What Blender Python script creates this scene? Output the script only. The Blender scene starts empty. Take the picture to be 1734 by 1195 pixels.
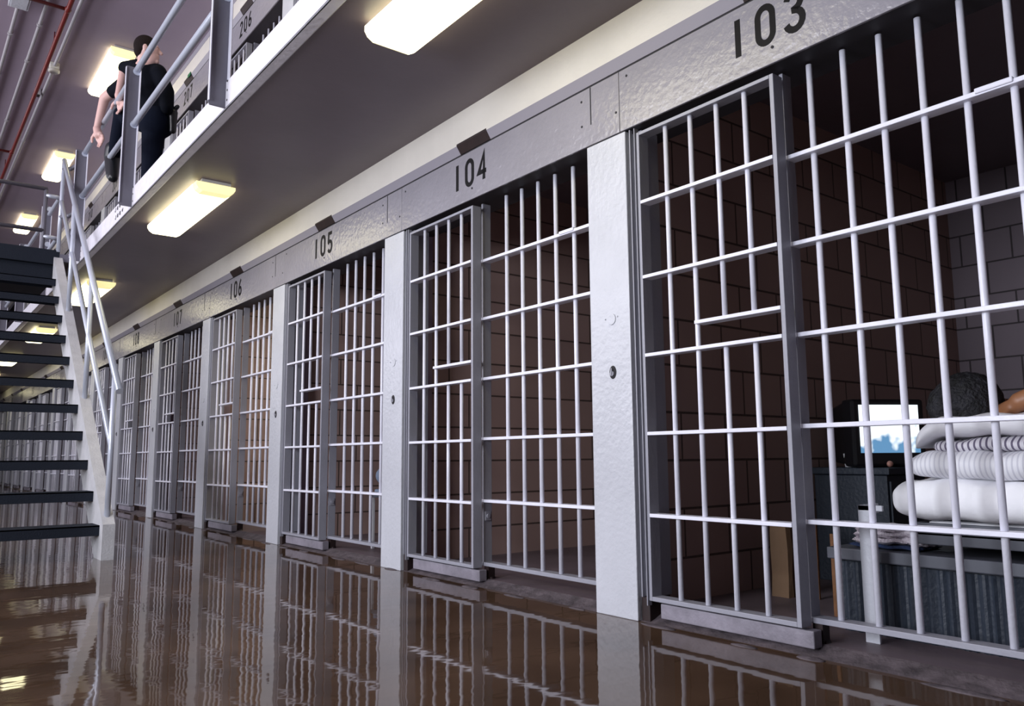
import bpy, math, random
from mathutils import Vector, Matrix
random.seed(7)
SC = bpy.context.scene
C = SC.collection
PI = math.pi

# ------------------------------------------------------------------ camera
F_PX, YAW, PITCH, ROLL = 1352.75, 0.658970, 0.130157, -0.007794
CAM = Vector((0.0, -2.4153, 0.6825))
fw = Vector((math.sin(YAW)*math.cos(PITCH), math.cos(YAW)*math.cos(PITCH), math.sin(PITCH)))
r0 = Vector((math.cos(YAW), -math.sin(YAW), 0)); u0 = r0.cross(fw)
rr = r0*math.cos(ROLL)+u0*math.sin(ROLL); uu = -r0*math.sin(ROLL)+u0*math.cos(ROLL)
cd = bpy.data.cameras.new('camera'); cam = bpy.data.objects.new('camera', cd); C.objects.link(cam)
M = Matrix((rr, uu, -fw)).transposed().to_4x4(); M.translation = CAM
cam.matrix_world = M
cd.sensor_width = 36.0; cd.lens = F_PX*36.0/1734.0; cd.clip_start = 0.05; cd.clip_end = 200
SC.camera = cam

# ------------------------------------------------------------------ view, world, lights
SC.view_settings.view_transform = 'Standard'; SC.view_settings.look = 'None'
SC.view_settings.gamma = 1.0; SC.view_settings.use_curve_mapping = False
SC.view_settings.exposure = 0.0
w = bpy.data.worlds.new('world'); SC.world = w; w.use_nodes = True
w.node_tree.nodes['Background'].inputs[0].default_value = (0.55, 0.42, 0.62, 1)
w.node_tree.nodes['Background'].inputs[1].default_value = 0.03

def area(name, loc, target, sx, sy, power, col):
    l = bpy.data.lights.new(name, 'AREA'); l.shape = 'RECTANGLE'; l.size = sx; l.size_y = sy
    l.energy = power; l.color = col
    o = bpy.data.objects.new(name, l); C.objects.link(o); o.location = loc
    o.rotation_euler = (Vector(target)-Vector(loc)).to_track_quat('-Z', 'Y').to_euler()
    return o
# added area lights: cool light from the unseen left side of the hall
area('unseen_side_light', (-4.2, -0.3, 1.9), (2.6, -0.3, 1.0), 2.0, 2.2, 360, (0.88, 0.91, 1.0))
area('unseen_side_light', (-4.4, 10.0, 3.2), (2.5, 10.0, 2.6), 15.0, 2.2, 560, (0.90, 0.90, 1.0))

area('unseen_side_light', (-4.2, 4.0, 4.7), (2.6, 4.6, 5.0), 4.0, 1.2, 170, (0.97, 0.95, 1.0))  # added to brighten the upper tier headers, no source modelled

# ------------------------------------------------------------------ materials
def nt(m):
    m.use_nodes = True; t = m.node_tree; return t, t.nodes, t.links, t.nodes['Principled BSDF']
def mat(name, col, rough=0.5, metal=0.0, bump=0.0, bscale=60, var=0.0, vscale=3, spec=0.5, emit=None, es=0):
    m = bpy.data.materials.new(name); t, n, l, b = nt(m)
    b.inputs['Base Color'].default_value = (*col, 1); b.inputs['Roughness'].default_value = rough
    b.inputs['Metallic'].default_value = metal; b.inputs['Specular IOR Level'].default_value = spec
    tc = n.new('ShaderNodeTexCoord')
    if bump:
        no = n.new('ShaderNodeTexNoise'); no.inputs['Scale'].default_value = bscale; no.inputs['Detail'].default_value = 3
        bp = n.new('ShaderNodeBump'); bp.inputs['Strength'].default_value = bump; bp.inputs['Distance'].default_value = 0.01
        l.new(tc.outputs['Object'], no.inputs['Vector']); l.new(no.outputs['Fac'], bp.inputs['Height']); l.new(bp.outputs['Normal'], b.inputs['Normal'])
    if var:
        no = n.new('ShaderNodeTexNoise'); no.inputs['Scale'].default_value = vscale; no.inputs['Detail'].default_value = 5
        rp = n.new('ShaderNodeMapRange'); rp.inputs[1].default_value = 0.3; rp.inputs[2].default_value = 0.7
        rp.inputs[3].default_value = 1-var; rp.inputs[4].default_value = 1+var*0.5
        mx = n.new('ShaderNodeVectorMath'); mx.operation = 'SCALE'; mx.inputs[0].default_value = col
        l.new(tc.outputs['Object'], no.inputs['Vector']); l.new(no.outputs['Fac'], rp.inputs[0]); l.new(rp.outputs[0], mx.inputs['Scale'])
        l.new(mx.outputs[0], b.inputs['Base Color'])
    if emit:
        b.inputs['Emission Color'].default_value = (*emit, 1); b.inputs['Emission Strength'].default_value = es
    return m

PAINT = mat('pale_grey_paint', (0.56, 0.57, 0.62), 0.32, bump=0.35, bscale=38, var=0.10, vscale=2.5)
BARP = mat('white_bar_paint', (0.80, 0.80, 0.90), 0.35, bump=0.1, bscale=90, var=0.06, vscale=8)
FRAMEP = mat('frame_paint', (0.31, 0.31, 0.36), 0.4, bump=0.12, bscale=60, var=0.08)
HEADP = mat('header_paint', (0.31, 0.295, 0.33), 0.2, bump=0.4, bscale=30, var=0.10, vscale=2)
CREAM = mat('cream_wall_paint', (0.72, 0.68, 0.62), 0.6, bump=0.2, bscale=40, var=0.06)
STRIP = mat('grey_strip_paint', (0.34, 0.32, 0.37), 0.5)
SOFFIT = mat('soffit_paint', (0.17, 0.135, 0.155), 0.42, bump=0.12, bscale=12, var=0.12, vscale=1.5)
CEIL = mat('ceiling_paint', (0.36, 0.29, 0.36), 0.5, bump=0.12, bscale=9, var=0.10, vscale=1.0)
UNDERSHADE = mat('shaded_underside_paint', (0.035, 0.032, 0.04), 0.6, var=0.3)  # header underside, with the shade beneath it put into the colour
SILLP = mat('sill_paint', (0.24, 0.22, 0.26), 0.5, bump=0.6, bscale=25, var=0.35, vscale=9)
DARKSTEEL = mat('dark_post_paint', (0.15, 0.145, 0.18), 0.5, bump=0.15, bscale=80)
CURB = mat('scuffed_curb_paint', (0.80, 0.78, 0.84), 0.4, bump=0.5, bscale=25, var=0.09, vscale=14)
RAIL = mat('rail_paint', (0.60, 0.64, 0.74), 0.3, metal=0.25, bump=0.05, bscale=60)
STAIRP = mat('stringer_paint', (0.62, 0.62, 0.64), 0.45, bump=0.3, bscale=70, var=0.12, vscale=10)
TREAD = mat('dark_tread', (0.012, 0.016, 0.026), 0.75, bump=0.4, bscale=120, spec=0.25)
BLACKP = mat('black_numeral_paint', (0.008, 0.007, 0.008), 0.6, spec=0.15)
BROWNM = mat('rusty_brown_metal', (0.022, 0.010, 0.010), 0.6, var=0.3, vscale=20)
GREEN = mat('green_tape', (0.01, 0.16, 0.06), 0.5)
GAP = mat('seam_shadow_filler', (0.02, 0.018, 0.022), 0.8)
PINK = mat('jamb_primer', (0.42, 0.33, 0.42), 0.55, var=0.1)
CFLOOR = mat('cell_concrete', (0.17, 0.13, 0.145), 0.5, bump=0.2, bscale=20, var=0.2)
RED = mat('red_pipe_paint', (0.14, 0.014, 0.011), 0.4)
CONDUIT = mat('conduit_paint', (0.34, 0.32, 0.34), 0.4)
OFFW = mat('offwhite_plastic', (0.62, 0.60, 0.55), 0.4)
LAMP = mat('lit_diffuser', (0.9, 0.9, 0.8), 0.4, emit=(1.0, 0.92, 0.55), es=4.5)
LAMPEND = mat('diffuser_end', (0.9, 0.85, 0.6), 0.4, emit=(1.0, 0.86, 0.38), es=0.9)
NAVY = mat('navy_cloth', (0.004, 0.005, 0.009), 0.9, spec=0.1)
NAVY2 = mat('navy_trousers', (0.004, 0.006, 0.014), 0.9, spec=0.1)
BLACK = mat('black_leather', (0.008, 0.009, 0.012), 0.35)
SKIN = mat('skin', (0.66, 0.42, 0.38), 0.5, bump=0.1, bscale=40)
SKINB = mat('brown_skin', (0.30, 0.13, 0.06), 0.45, bump=0.1, bscale=40)
HAIR = mat('dark_hair', (0.012, 0.007, 0.007), 0.8, bump=0.6, bscale=150, spec=0.15)
HAIRG = mat('greying_curly_hair', (0.010, 0.010, 0.014), 0.7, bump=1.0, bscale=110, var=0.9, vscale=30)
LINEN = mat('white_linen', (0.90, 0.90, 0.93), 0.8, bump=0.5, bscale=14)
TOWEL = mat('white_towelling', (0.72, 0.66, 0.72), 0.95, bump=0.8, bscale=160)
BLUEDK = mat('dark_blue_laminate', (0.022, 0.030, 0.045), 0.55, bump=0.3, bscale=60)
BLUEGR = mat('blue_grey_rim', (0.075, 0.08, 0.10), 0.5)
TVB = mat('black_plastic', (0.006, 0.006, 0.008), 0.4)
PAPER = mat('brown_paper', (0.17, 0.10, 0.055), 0.8, bump=0.6, bscale=14)
WOOD = mat('orange_board', (0.20, 0.085, 0.03), 0.7, bump=0.3, bscale=30, var=0.3, vscale=20)
WHITEP = mat('white_plastic', (0.72, 0.72, 0.75), 0.4)
RUBBLE = mat('worn_threshold', (0.10, 0.08, 0.09), 0.7, bump=1.0, bscale=25, var=0.5, vscale=12)
BLANKET = mat('blue_grey_blanket', (0.16, 0.20, 0.28), 0.9, bump=0.5, bscale=20)

def blocks(name, axis, col, mortar):
    m = bpy.data.materials.new(name); t, n, l, b = nt(m)
    ge = n.new('ShaderNodeNewGeometry'); sp = n.new('ShaderNodeSeparateXYZ'); cb = n.new('ShaderNodeCombineXYZ')
    l.new(ge.outputs['Position'], sp.inputs[0]); l.new(sp.outputs[axis], cb.inputs[0]); l.new(sp.outputs[2], cb.inputs[1])
    br = n.new('ShaderNodeTexBrick'); br.inputs['Scale'].default_value = 1.0
    br.inputs['Brick Width'].default_value = 0.325; br.inputs['Row Height'].default_value = 0.2215
    br.inputs['Mortar Size'].default_value = 0.006; br.inputs['Mortar Smooth'].default_value = 0.2
    br.inputs['Color1'].default_value = (*col, 1); br.inputs['Color2'].default_value = tuple(c*0.9 for c in col)+(1,)
    br.inputs['Mortar'].default_value = (*mortar, 1)
    l.new(cb.outputs[0], br.inputs['Vector']); l.new(br.outputs['Color'], b.inputs['Base Color'])
    bp = n.new('ShaderNodeBump'); bp.inputs['Strength'].default_value = 0.6; bp.inputs['Distance'].default_value = 0.01; bp.invert = True
    l.new(br.outputs['Fac'], bp.inputs['Height']); l.new(bp.outputs['Normal'], b.inputs['Normal'])
    b.inputs['Roughness'].default_value = 0.7
    return m
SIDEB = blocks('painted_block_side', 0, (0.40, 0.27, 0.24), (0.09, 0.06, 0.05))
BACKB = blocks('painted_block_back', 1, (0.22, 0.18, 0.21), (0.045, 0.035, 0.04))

def stripes(name, axis, period, a, c, frac=0.35):
    m = bpy.data.materials.new(name); t, n, l, b = nt(m)
    tc = n.new('ShaderNodeTexCoord'); sp = n.new('ShaderNodeSeparateXYZ'); l.new(tc.outputs['Object'], sp.inputs[0])
    d = n.new('ShaderNodeMath'); d.operation = 'DIVIDE'; d.inputs[1].default_value = period
    f = n.new('ShaderNodeMath'); f.operation = 'FRACT'; g = n.new('ShaderNodeMath'); g.operation = 'LESS_THAN'; g.inputs[1].default_value = frac
    mx = n.new('ShaderNodeMix'); mx.data_type = 'RGBA'; mx.inputs['A'].default_value = (*a, 1); mx.inputs['B'].default_value = (*c, 1)
    l.new(sp.outputs[axis], d.inputs[0]); l.new(d.outputs[0], f.inputs[0]); l.new(f.outputs[0], g.inputs[0]); l.new(g.outputs[0], mx.inputs['Factor'])
    l.new(mx.outputs['Result'], b.inputs['Base Color']); b.inputs['Roughness'].default_value = 0.85
    return m
TICK = stripes('ticking_stripe', 1, 0.019, (0.72, 0.70, 0.74), (0.14, 0.12, 0.18))
PALESTR = stripes('pale_stripe', 1, 0.016, (0.80, 0.80, 0.84), (0.62, 0.62, 0.68))

def floor_mat():
    m = bpy.data.materials.new('polished_brown_floor'); t, n, l, b = nt(m)
    tc = n.new('ShaderNodeTexCoord')
    no = n.new('ShaderNodeTexNoise'); no.inputs['Scale'].default_value = 2.2; no.inputs['Detail'].default_value = 8
    l.new(tc.outputs['Object'], no.inputs['Vector'])
    cr = n.new('ShaderNodeValToRGB'); cr.color_ramp.elements[0].position = 0.3; cr.color_ramp.elements[1].position = 0.72
    cr.color_ramp.elements[0].color = (0.052, 0.030, 0.018, 1); cr.color_ramp.elements[1].color = (0.112, 0.067, 0.042, 1)
    l.new(no.outputs['Fac'], cr.inputs[0]); l.new(cr.outputs[0], b.inputs['Base Color'])
    b.inputs['Roughness'].default_value = 0.035; b.inputs['IOR'].default_value = 1.36
    n2 = n.new('ShaderNodeTexNoise'); n2.inputs['Scale'].default_value = 5.0; n2.inputs['Detail'].default_value = 2.0
    mp = n.new('ShaderNodeMapping'); mp.inputs['Scale'].default_value = (1.0, 1.6, 1)
    l.new(tc.outputs['Object'], mp.inputs[0]); l.new(mp.outputs[0], n2.inputs['Vector'])
    bp = n.new('ShaderNodeBump'); bp.inputs['Strength'].default_value = 0.065; bp.inputs['Distance'].default_value = 0.012
    l.new(n2.outputs['Fac'], bp.inputs['Height']); l.new(bp.outputs['Normal'], b.inputs['Normal'])
    return m
FLOOR = floor_mat()

def screen_mat():
    m = bpy.data.materials.new('lit_tv_picture'); t, n, l, b = nt(m)
    tc = n.new('ShaderNodeTexCoord'); sp = n.new('ShaderNodeSeparateXYZ'); l.new(tc.outputs['Object'], sp.inputs[0])
    no = n.new('ShaderNodeTexNoise'); no.inputs['Scale'].default_value = 11; no.inputs['Detail'].default_value = 2; l.new(tc.outputs['Object'], no.inputs['Vector'])
    mr = n.new('ShaderNodeMapRange'); mr.inputs[1].default_value = -0.11; mr.inputs[2].default_value = 0.04; mr.inputs[3].default_value = 0.22; mr.inputs[4].default_value = -0.3
    l.new(sp.outputs[2], mr.inputs[0]); ad = n.new('ShaderNodeMath'); ad.operation = 'ADD'; l.new(no.outputs['Fac'], ad.inputs[0]); l.new(mr.outputs[0], ad.inputs[1])
    cr = n.new('ShaderNodeValToRGB'); e = cr.color_ramp.elements
    e[0].position = 0.50; e[0].color = (0.85, 0.93, 1, 1); e[1].position = 0.62; e[1].color = (0.10, 0.24, 0.42, 1)
    l.new(ad.outputs[0], cr.inputs[0]); l.new(cr.outputs[0], b.inputs['Emission Color']); b.inputs['Emission Strength'].default_value = 1.3
    b.inputs['Base Color'].default_value = (0.02, 0.02, 0.02, 1); b.inputs['Roughness'].default_value = 0.2
    return m
SCREEN = screen_mat()

# ------------------------------------------------------------------ mesh builder
class MB:
    def __init__(s): s.v = []; s.f = []; s.sm = []
    def add(s, vs, fs, smooth=False):
        o = len(s.v); s.v += [tuple(x) for x in vs]; s.f += [tuple(i+o for i in f) for f in fs]; s.sm += [smooth]*len(fs); return s
    def box(s, x0, x1, y0, y1, z0, z1):
        vs = [(x, y, z) for x in (x0, x1) for y in (y0, y1) for z in (z0, z1)]
        return s.add(vs, [(0, 1, 3, 2), (4, 6, 7, 5), (0, 4, 5, 1), (2, 3, 7, 6), (0, 2, 6, 4), (1, 5, 7, 3)])
    def tube(s, pts, r, n=14, caps=True):
        pts = [Vector(p) for p in pts]; rs = r if isinstance(r, (list, tuple)) else [r]*len(pts)
        vs = []; t0 = (pts[1]-pts[0]).normalized()
        a = t0.orthogonal().normalized()
        for i, p in enumerate(pts):
            if i == 0: t = t0
            elif i == len(pts)-1: t = (pts[-1]-pts[-2]).normalized()
            else: t = ((pts[i]-pts[i-1]).normalized()+(pts[i+1]-pts[i]).normalized()).normalized()
            a = (a-t*a.dot(t)).normalized(); b = t.cross(a)
            for k in range(n):
                q = 2*PI*k/n; vs.append(p+(a*math.cos(q)+b*math.sin(q))*rs[i])
        fs = [(i*n+k, i*n+(k+1) % n, (i+1)*n+(k+1) % n, (i+1)*n+k) for i in range(len(pts)-1) for k in range(n)]
        s.add(vs, fs, True)
        if caps:
            o = len(s.v)-len(vs)
            s.f.append(tuple(o+k for k in reversed(range(n)))); s.sm.append(False)
            s.f.append(tuple(o+(len(pts)-1)*n+k for k in range(n))); s.sm.append(False)
        return s
    def ell(s, c, rad, rot=None, nu=20, nv=12):
        c = Vector(c); vs = []
        for j in range(nv+1):
            th = PI*j/nv
            for i in range(nu):
                ph = 2*PI*i/nu
                p = Vector((math.sin(th)*math.cos(ph)*rad[0], math.sin(th)*math.sin(ph)*rad[1], math.cos(th)*rad[2]))
                if rot is not None: p = rot @ p
                vs.append(c+p)
        fs = [(j*nu+i, (j+1)*nu+i, (j+1)*nu+(i+1) % nu, j*nu+(i+1) % nu) for j in range(nv) for i in range(nu)]
        return s.add(vs, fs, True)
    def cap(s, p0, p1, r0_, r1_):
        p0 = Vector(p0); p1 = Vector(p1); s.tube([p0, p1], [r0_, r1_], 16)
        s.ell(p0, (r0_,)*3); s.ell(p1, (r1_,)*3); return s
    def prism(s, poly, axis, a, b):
        # poly: 2D points; axis: extrusion axis 0,1,2
        def mk(p, q):
            l = list(p); l.insert(axis, q); return tuple(l)
        n = len(poly); vs = [mk(p, a) for p in poly]+[mk(p, b) for p in poly]
        fs = [tuple(range(n)), tuple(reversed(range(n, 2*n)))]+[(i, i+n, (i+1) % n+n, (i+1) % n) for i in range(n)]
        return s.add(vs, fs)
    def build(s, name, m, parent=None, loc=None, bevel=0.0, origin=None):
        me = bpy.data.meshes.new(name)
        vs = s.v
        if origin is not None: vs = [tuple(Vector(v)-Vector(origin)) for v in vs]
        me.from_pydata(vs, [], s.f); me.update()
        me.polygons.foreach_set('use_smooth', s.sm)
        me.materials.append(m)
        import bmesh as _b
        bm = _b.new(); bm.from_mesh(me); _b.ops.recalc_face_normals(bm, faces=bm.faces); bm.to_mesh(me); bm.free()
        o = bpy.data.objects.new(name, me); C.objects.link(o)
        if origin is not None: o.location = origin
        if loc is not None: o.location = loc
        if parent is not None:
            o.parent = parent
            if origin is not None: o.location = Vector(origin)-parent.location if parent.rotation_euler.z == 0 else Vector(origin)
        if bevel:
            b = o.modifiers.new('bevel', 'BEVEL'); b.width = bevel; b.segments = 2; b.limit_method = 'ANGLE'
        return o
def tag(o, label, cat, group=None):
    o['label'] = label; o['category'] = cat
    if group: o['group'] = group
    return o
def empty(name, loc, label, cat, group=None):
    o = bpy.data.objects.new(name, None); o.empty_display_size = 0.1; C.objects.link(o); o.location = loc
    return tag(o, label, cat, group)
def struct(name, mb, m, bevel=0.0):
    o = mb.build(name, m, bevel=bevel); o['kind'] = 'structure'; return o
def kids(o): return [c for c in bpy.data.objects if c.parent == o]
def copy_tree(o, loc, label, skip=()):
    c = o.copy(); C.objects.link(c); c.location = loc; c['label'] = label
    for k in kids(o):
        if k.name.split('.')[0] in skip: continue
        d = k.copy(); C.objects.link(d); d.parent = c
        for g in kids(k):
            e = g.copy(); C.objects.link(e); e.parent = d
    return c

# ------------------------------------------------------------------ layout constants (metres)
D = 2.526          # facade plane
P = 1.98135        # cell pitch
H = 2.15           # underside of header
UP = 2.73          # lower tier to upper tier
SOF = 2.69         # gallery soffit
EDGE = 1.38        # gallery edge
TOP = 5.46         # hall ceiling
K0, K1 = -1, 14    # pillar k stands between cell 103+k and 104+k

# ------------------------------------------------------------------ setting
struct('floor', MB().box(-4.5, 2.62, -5.5, 32, -0.1, 0.0), FLOOR)
struct('floor', MB().box(2.62, 5.98, -4.2, 32, -0.1, 0.03), CFLOOR)
struct('ceiling', MB().box(-4.5, 2.6, -5.5, 32, TOP, TOP+0.1), CEIL)
# upper walls above the headers, both tiers
struct('wall_right', MB().box(D-0.03, D+0.22, -4.2, 32, 2.492, SOF), CREAM)
struct('wall_right', MB().box(D-0.03, D+0.22, -4.2, 32, 2.492+UP, TOP), CREAM)
for z in (0, UP):
    struct('trim_6' if z == 0 else 'trim_7', MB().box(D+0.004, D+0.2, -4.2, 32, 2.43+z, 2.449+z), GAP)
    struct('trim_1' if z == 0 else 'trim_2', MB().prism([(D, 2.447+z), (D-0.03, 2.492+z), (D+0.2, 2.492+z), (D+0.2, 2.447+z)], 1, -4.2, 32), STRIP)
struct('trim_3', MB().box(D-0.034, D-0.03, -4.2, 32, 2.66+UP, TOP), STRIP)
# gallery slab = ceiling of the lower tier walkway
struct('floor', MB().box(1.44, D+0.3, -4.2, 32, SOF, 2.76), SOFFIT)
struct('trim_4', MB().tube([(1.443, -4.2, SOF-0.002), (1.443, 32, SOF-0.002)], 0.004, 8), PAINT)
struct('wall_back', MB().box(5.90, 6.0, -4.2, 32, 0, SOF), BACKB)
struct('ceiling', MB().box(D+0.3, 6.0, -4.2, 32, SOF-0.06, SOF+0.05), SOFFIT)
for k in range(K0, K1+1):
    y = k*P
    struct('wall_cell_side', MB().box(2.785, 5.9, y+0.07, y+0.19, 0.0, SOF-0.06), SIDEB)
    struct('trim_5', MB().box(2.705, 2.785, y+0.055, y+0.205, 0.0, H+0.1), PINK, 0.006)
# inside of upper cells: one dark rear wall
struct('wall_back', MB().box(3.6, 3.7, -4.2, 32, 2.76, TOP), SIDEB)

# gallery edge channel
curb = MB().box(EDGE, EDGE+0.012, -4.2, 32, 2.68, 2.845).box(EDGE, 1.44, -4.2, 32, 2.68, 2.69).build('curb_plate', CURB, bevel=0.003)
tag(curb, 'scuffed pale steel curb plate running along the gallery edge', 'curb')

# ------------------------------------------------------------------ numerals
def arc(cx, cy, rx, ry, a0, a1, n=12):
    return [(cx+rx*math.cos(math.radians(a0+(a1-a0)*i/n)), cy+ry*math.sin(math.radians(a0+(a1-a0)*i/n))) for i in range(n+1)]
ST = {  # unit box: x 0..0.5, y 0..1
 '0': [arc(0.25, 0.72, 0.21, 0.24, 0, 180)+arc(0.25, 0.28, 0.21, 0.24, 180, 360)+[(0.46, 0.72)]],
 '1': [[(0.25, 0), (0.25, 1)]],
 '2': [arc(0.25, 0.74, 0.20, 0.22, 170, -35)+[(0.05, 0.04), (0.47, 0.04)]],
 '3': [arc(0.24, 0.75, 0.19, 0.21, 165, -85)+arc(0.24, 0.27, 0.22, 0.24, 85, -165)],
 '4': [[(0.36, 0), (0.36, 0.97), (0.03, 0.30), (0.50, 0.30)]],
 '5': [[(0.44, 0.96), (0.10, 0.96), (0.07, 0.53)]+arc(0.23, 0.30, 0.21, 0.26, 130, -150)],
 '6': [[(0.38, 0.97), (0.22, 0.80), (0.08, 0.52)]+arc(0.25, 0.27, 0.20, 0.23, 150, 510, 20)],
 '7': [[(0.04, 0.96), (0.46, 0.96), (0.20, 0.0)]],
 '8': [arc(0.25, 0.75, 0.17, 0.21, -90, 270, 20)+arc(0.25, 0.28, 0.21, 0.25, 90, 450, 20)],
 '9': [arc(0.25, 0.72, 0.20, 0.23, -30, 330, 20)+[(0.42, 0.5), (0.30, 0.22), (0.14, 0.03)]],
}
def ribbon(mb, pts, wdt, x0, x1, fy, fz):
    n = len(pts); L = []; R_ = []
    for i in range(n):
        a = Vector(pts[max(i-1, 0)]); b = Vector(pts[min(i+1, n-1)]); p = Vector(pts[i])
        if 0 < i < n-1:
            d1 = (p-a).normalized(); d2 = (b-p).normalized(); t = (d1+d2)
            t = t.normalized() if t.length > 1e-4 else d1
            nrm = Vector((-t.y, t.x)); c = max(0.45, nrm.dot(Vector((-d1.y, d1.x)))); nrm = nrm*(wdt/2/c)
        else:
            t = (b-a).normalized(); nrm = Vector((-t.y, t.x))*wdt/2
        L.append(p+nrm); R_.append(p-nrm)
    vs = []
    for q in L+R_: vs.append((x0, fy(q.x), fz(q.y)))
    for q in L+R_: vs.append((x1, fy(q.x), fz(q.y)))
    m = 2*n; fs = []
    for i in range(n-1):
        fs += [(i, i+1, n+i+1, n+i), (m+i, m+n+i, m+n+i+1, m+i+1), (i, m+i, m+i+1, i+1), (n+i, n+i+1, m+n+i+1, m+n+i)]
    fs += [(0, n, m+n, m), (n-1, m+n-1, m+2*n-1, 2*n-1)]
    mb.add(vs, fs)
DIG = {}
def numeral(ch, parent, y, z, h, x):
    """a painted numeral whose left edge (seen from the hall) is at y; local to the header panel"""
    if ch not in DIG:
        mb = MB()
        for st in ST[ch]: ribbon(mb, st, 0.165, -0.0015, 0.0004, lambda a: -a*0.155, lambda b: b*0.155)
        o = mb.build('numeral', BLACKP, parent); DIG[ch] = o
    else:
        o = DIG[ch].copy(); C.objects.link(o); o.parent = parent
    o.location = (x, y, z); return o

# ------------------------------------------------------------------ cell fronts (local: x from facade plane, y = -s)
def cellname(k, up=False): return (203 if up else 103)+k
def where(k, up):
    n = cellname(k, up)
    if not up:
        if n <= 108: return 'of cell %d' % n
        return 'of the %s cell past 108' % ['first', 'second', 'third', 'fourth', 'fifth', 'sixth', 'seventh', 'eighth', 'ninth', 'tenth'][n-109]
    if n <= 208: return 'of upper tier cell %d' % n
    return 'of the %s upper tier cell beyond number 208' % ['first', 'second', 'third', 'fourth', 'fifth', 'sixth', 'seventh', 'eighth'][n-209]

ROWS = [0.438, 0.779, 1.114, 1.457, 1.794]
def make_panel(loc):
    t = empty('barred_panel', loc, 'pale fixed barred panel with food slot, left half of cell 103', 'barred panel', 'fixed barred panels')
    x0 = 0.012; x1 = 0.072
    fr = MB().box(x0, x1, -0.072, -0.056, 0.090, 2.118).box(x0, x1, -0.762, -0.744, 0.090, 2.118)
    fr.box(x0, x1, -0.744, -0.072, 2.103, 2.118).box(x0, x1, -0.744, -0.072, 0.090, 0.108)
    fr.build('frame', FRAMEP, t, bevel=0.002)
    for z in ROWS: MB().box(x0-0.002, x1-0.004, -0.744, -0.072, z-0.0075, z+0.0075).build('cross_bar', BARP, t, bevel=0.002)
    MB().box(x0-0.002, x1-0.004, -0.744, -0.345, 1.212, 1.227).build('food_slot_bar', BARP, t, bevel=0.002)
    for i, s in enumerate((0.205, 0.341, 0.477, 0.613)):
        m = MB(); x = (x0+x1)/2-0.004
        if i < 2: m.tube([(x, -s, 0.1), (x, -s, 2.11)], 0.0105, 14)
        else: m.tube([(x, -s, 0.1), (x, -s, 1.114)], 0.0105, 14).tube([(x, -s, 1.22), (x, -s, 2.11)], 0.0105, 14)
        m.build('bar', BARP, t)
    MB().box(0.03, 0.08, -0.795, -0.10, 0.022, 0.082).build('sill', SILLP, t, bevel=0.004)
    return t
def make_door(loc, s0=0.850, ds=0.1352, nb=7):
    t = empty('barred_door', loc, 'pale sliding barred door, right half of cell 103', 'barred door', 'sliding barred doors')
    x0 = 0.085; x1 = 0.147
    fr = MB().box(x0+0.006, x1, -0.752, -0.736, 0.098, 2.145).box(x0+0.006, x1, -1.83, -1.814, 0.098, 2.145)
    fr.box(x0, x1, -1.83, -0.736, 0.098, 0.118)
    fr.build('frame', FRAMEP, t, bevel=0.002)
    for z in ROWS: MB().box(x0, x1-0.004, -1.814, -0.738, z+0.001, z+0.017).build('cross_bar', BARP, t, bevel=0.002)
    for i in range(nb):
        s = s0+ds*i; x = x0+0.032
        MB().tube([(x, -s, 0.108), (x, -s, 2.145)], 0.0115, 14).build('bar', BARP, t)
    g = MB().box(x0-0.006, x0+0.012, -1.535, -1.425, 1.800, 1.818)
    g.build('catch_plate', BARP, t, bevel=0.004)
    if nb < 7: MB().box(x0+0.012, x1-0.012, -0.760, -0.752, 0.34, 0.39).tube([(x0+0.03, -0.768, 0.365), (x0+0.03, -0.752, 0.365)], 0.012, 12).build('bolt_plate', FRAMEP, t, bevel=0.001)
    MB().box(x0+0.01, x1-0.01, -0.79, -0.752, 0.02, 0.098).tube([(x0+0.02, -0.775, 0.024), (x1-0.01, -0.775, 0.024)], 0.022, 16).build('roller', BROWNM, t)
    return t
def make_pillar(loc):
    t = empty('steel_pillar', loc, 'pale grey steel lock pillar between cells 103 and 104', 'pillar', 'steel lock pillars')
    MB().box(0, 0.078, 0.0, 0.251, 0.0, H-0.006).build('pillar_box', PAINT, t, bevel=0.004)
    j = MB().box(0.055, 0.16, -0.05, -0.002, 0.10, H-0.004).box(0.012, 0.03, -0.019, -0.013, 0.10, H-0.004).box(0.004, 0.03, -0.054, -0.049, 0.07, 2.14)
    j.build('jamb_channel', FRAMEP, t, bevel=0.001)
    MB().box(0.02, 0.15, -0.05, -0.004, 0.0, 0.10).build('jamb_foot', BROWNM, t, bevel=0.004)
    m = MB().tube([(-0.004, 0.112, 1.296), (0.002, 0.112, 1.296)], 0.026, 20)
    m.tube([(-0.004, 0.152, 1.30), (0.002, 0.152, 1.30)], 0.004, 8).tube([(-0.004, 0.076, 1.304), (0.002, 0.076, 1.304)], 0.004, 8)
    m.build('key_cover', PAINT, t, bevel=0.001)
    MB().ell((0.0, 0.112, 1.056), (0.004, 0.022, 0.030)).build('lock_recess', GAP, t)
    MB().tube([(-0.010, 0.112, 1.050), (0.0, 0.112, 1.050)], 0.011, 14).ell((-0.010, 0.112, 1.058), (0.005, 0.005, 0.018)).build('lock_cylinder', FRAMEP, t)
    return t
def make_header(k, up, loc):
    n = str(cellname(k, up))
    t = empty('header_panel', loc, 'grey steel header plate over the cell, painted number %s' % n, 'header panel', 'header plates')
    return t
HP = {}
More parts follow.
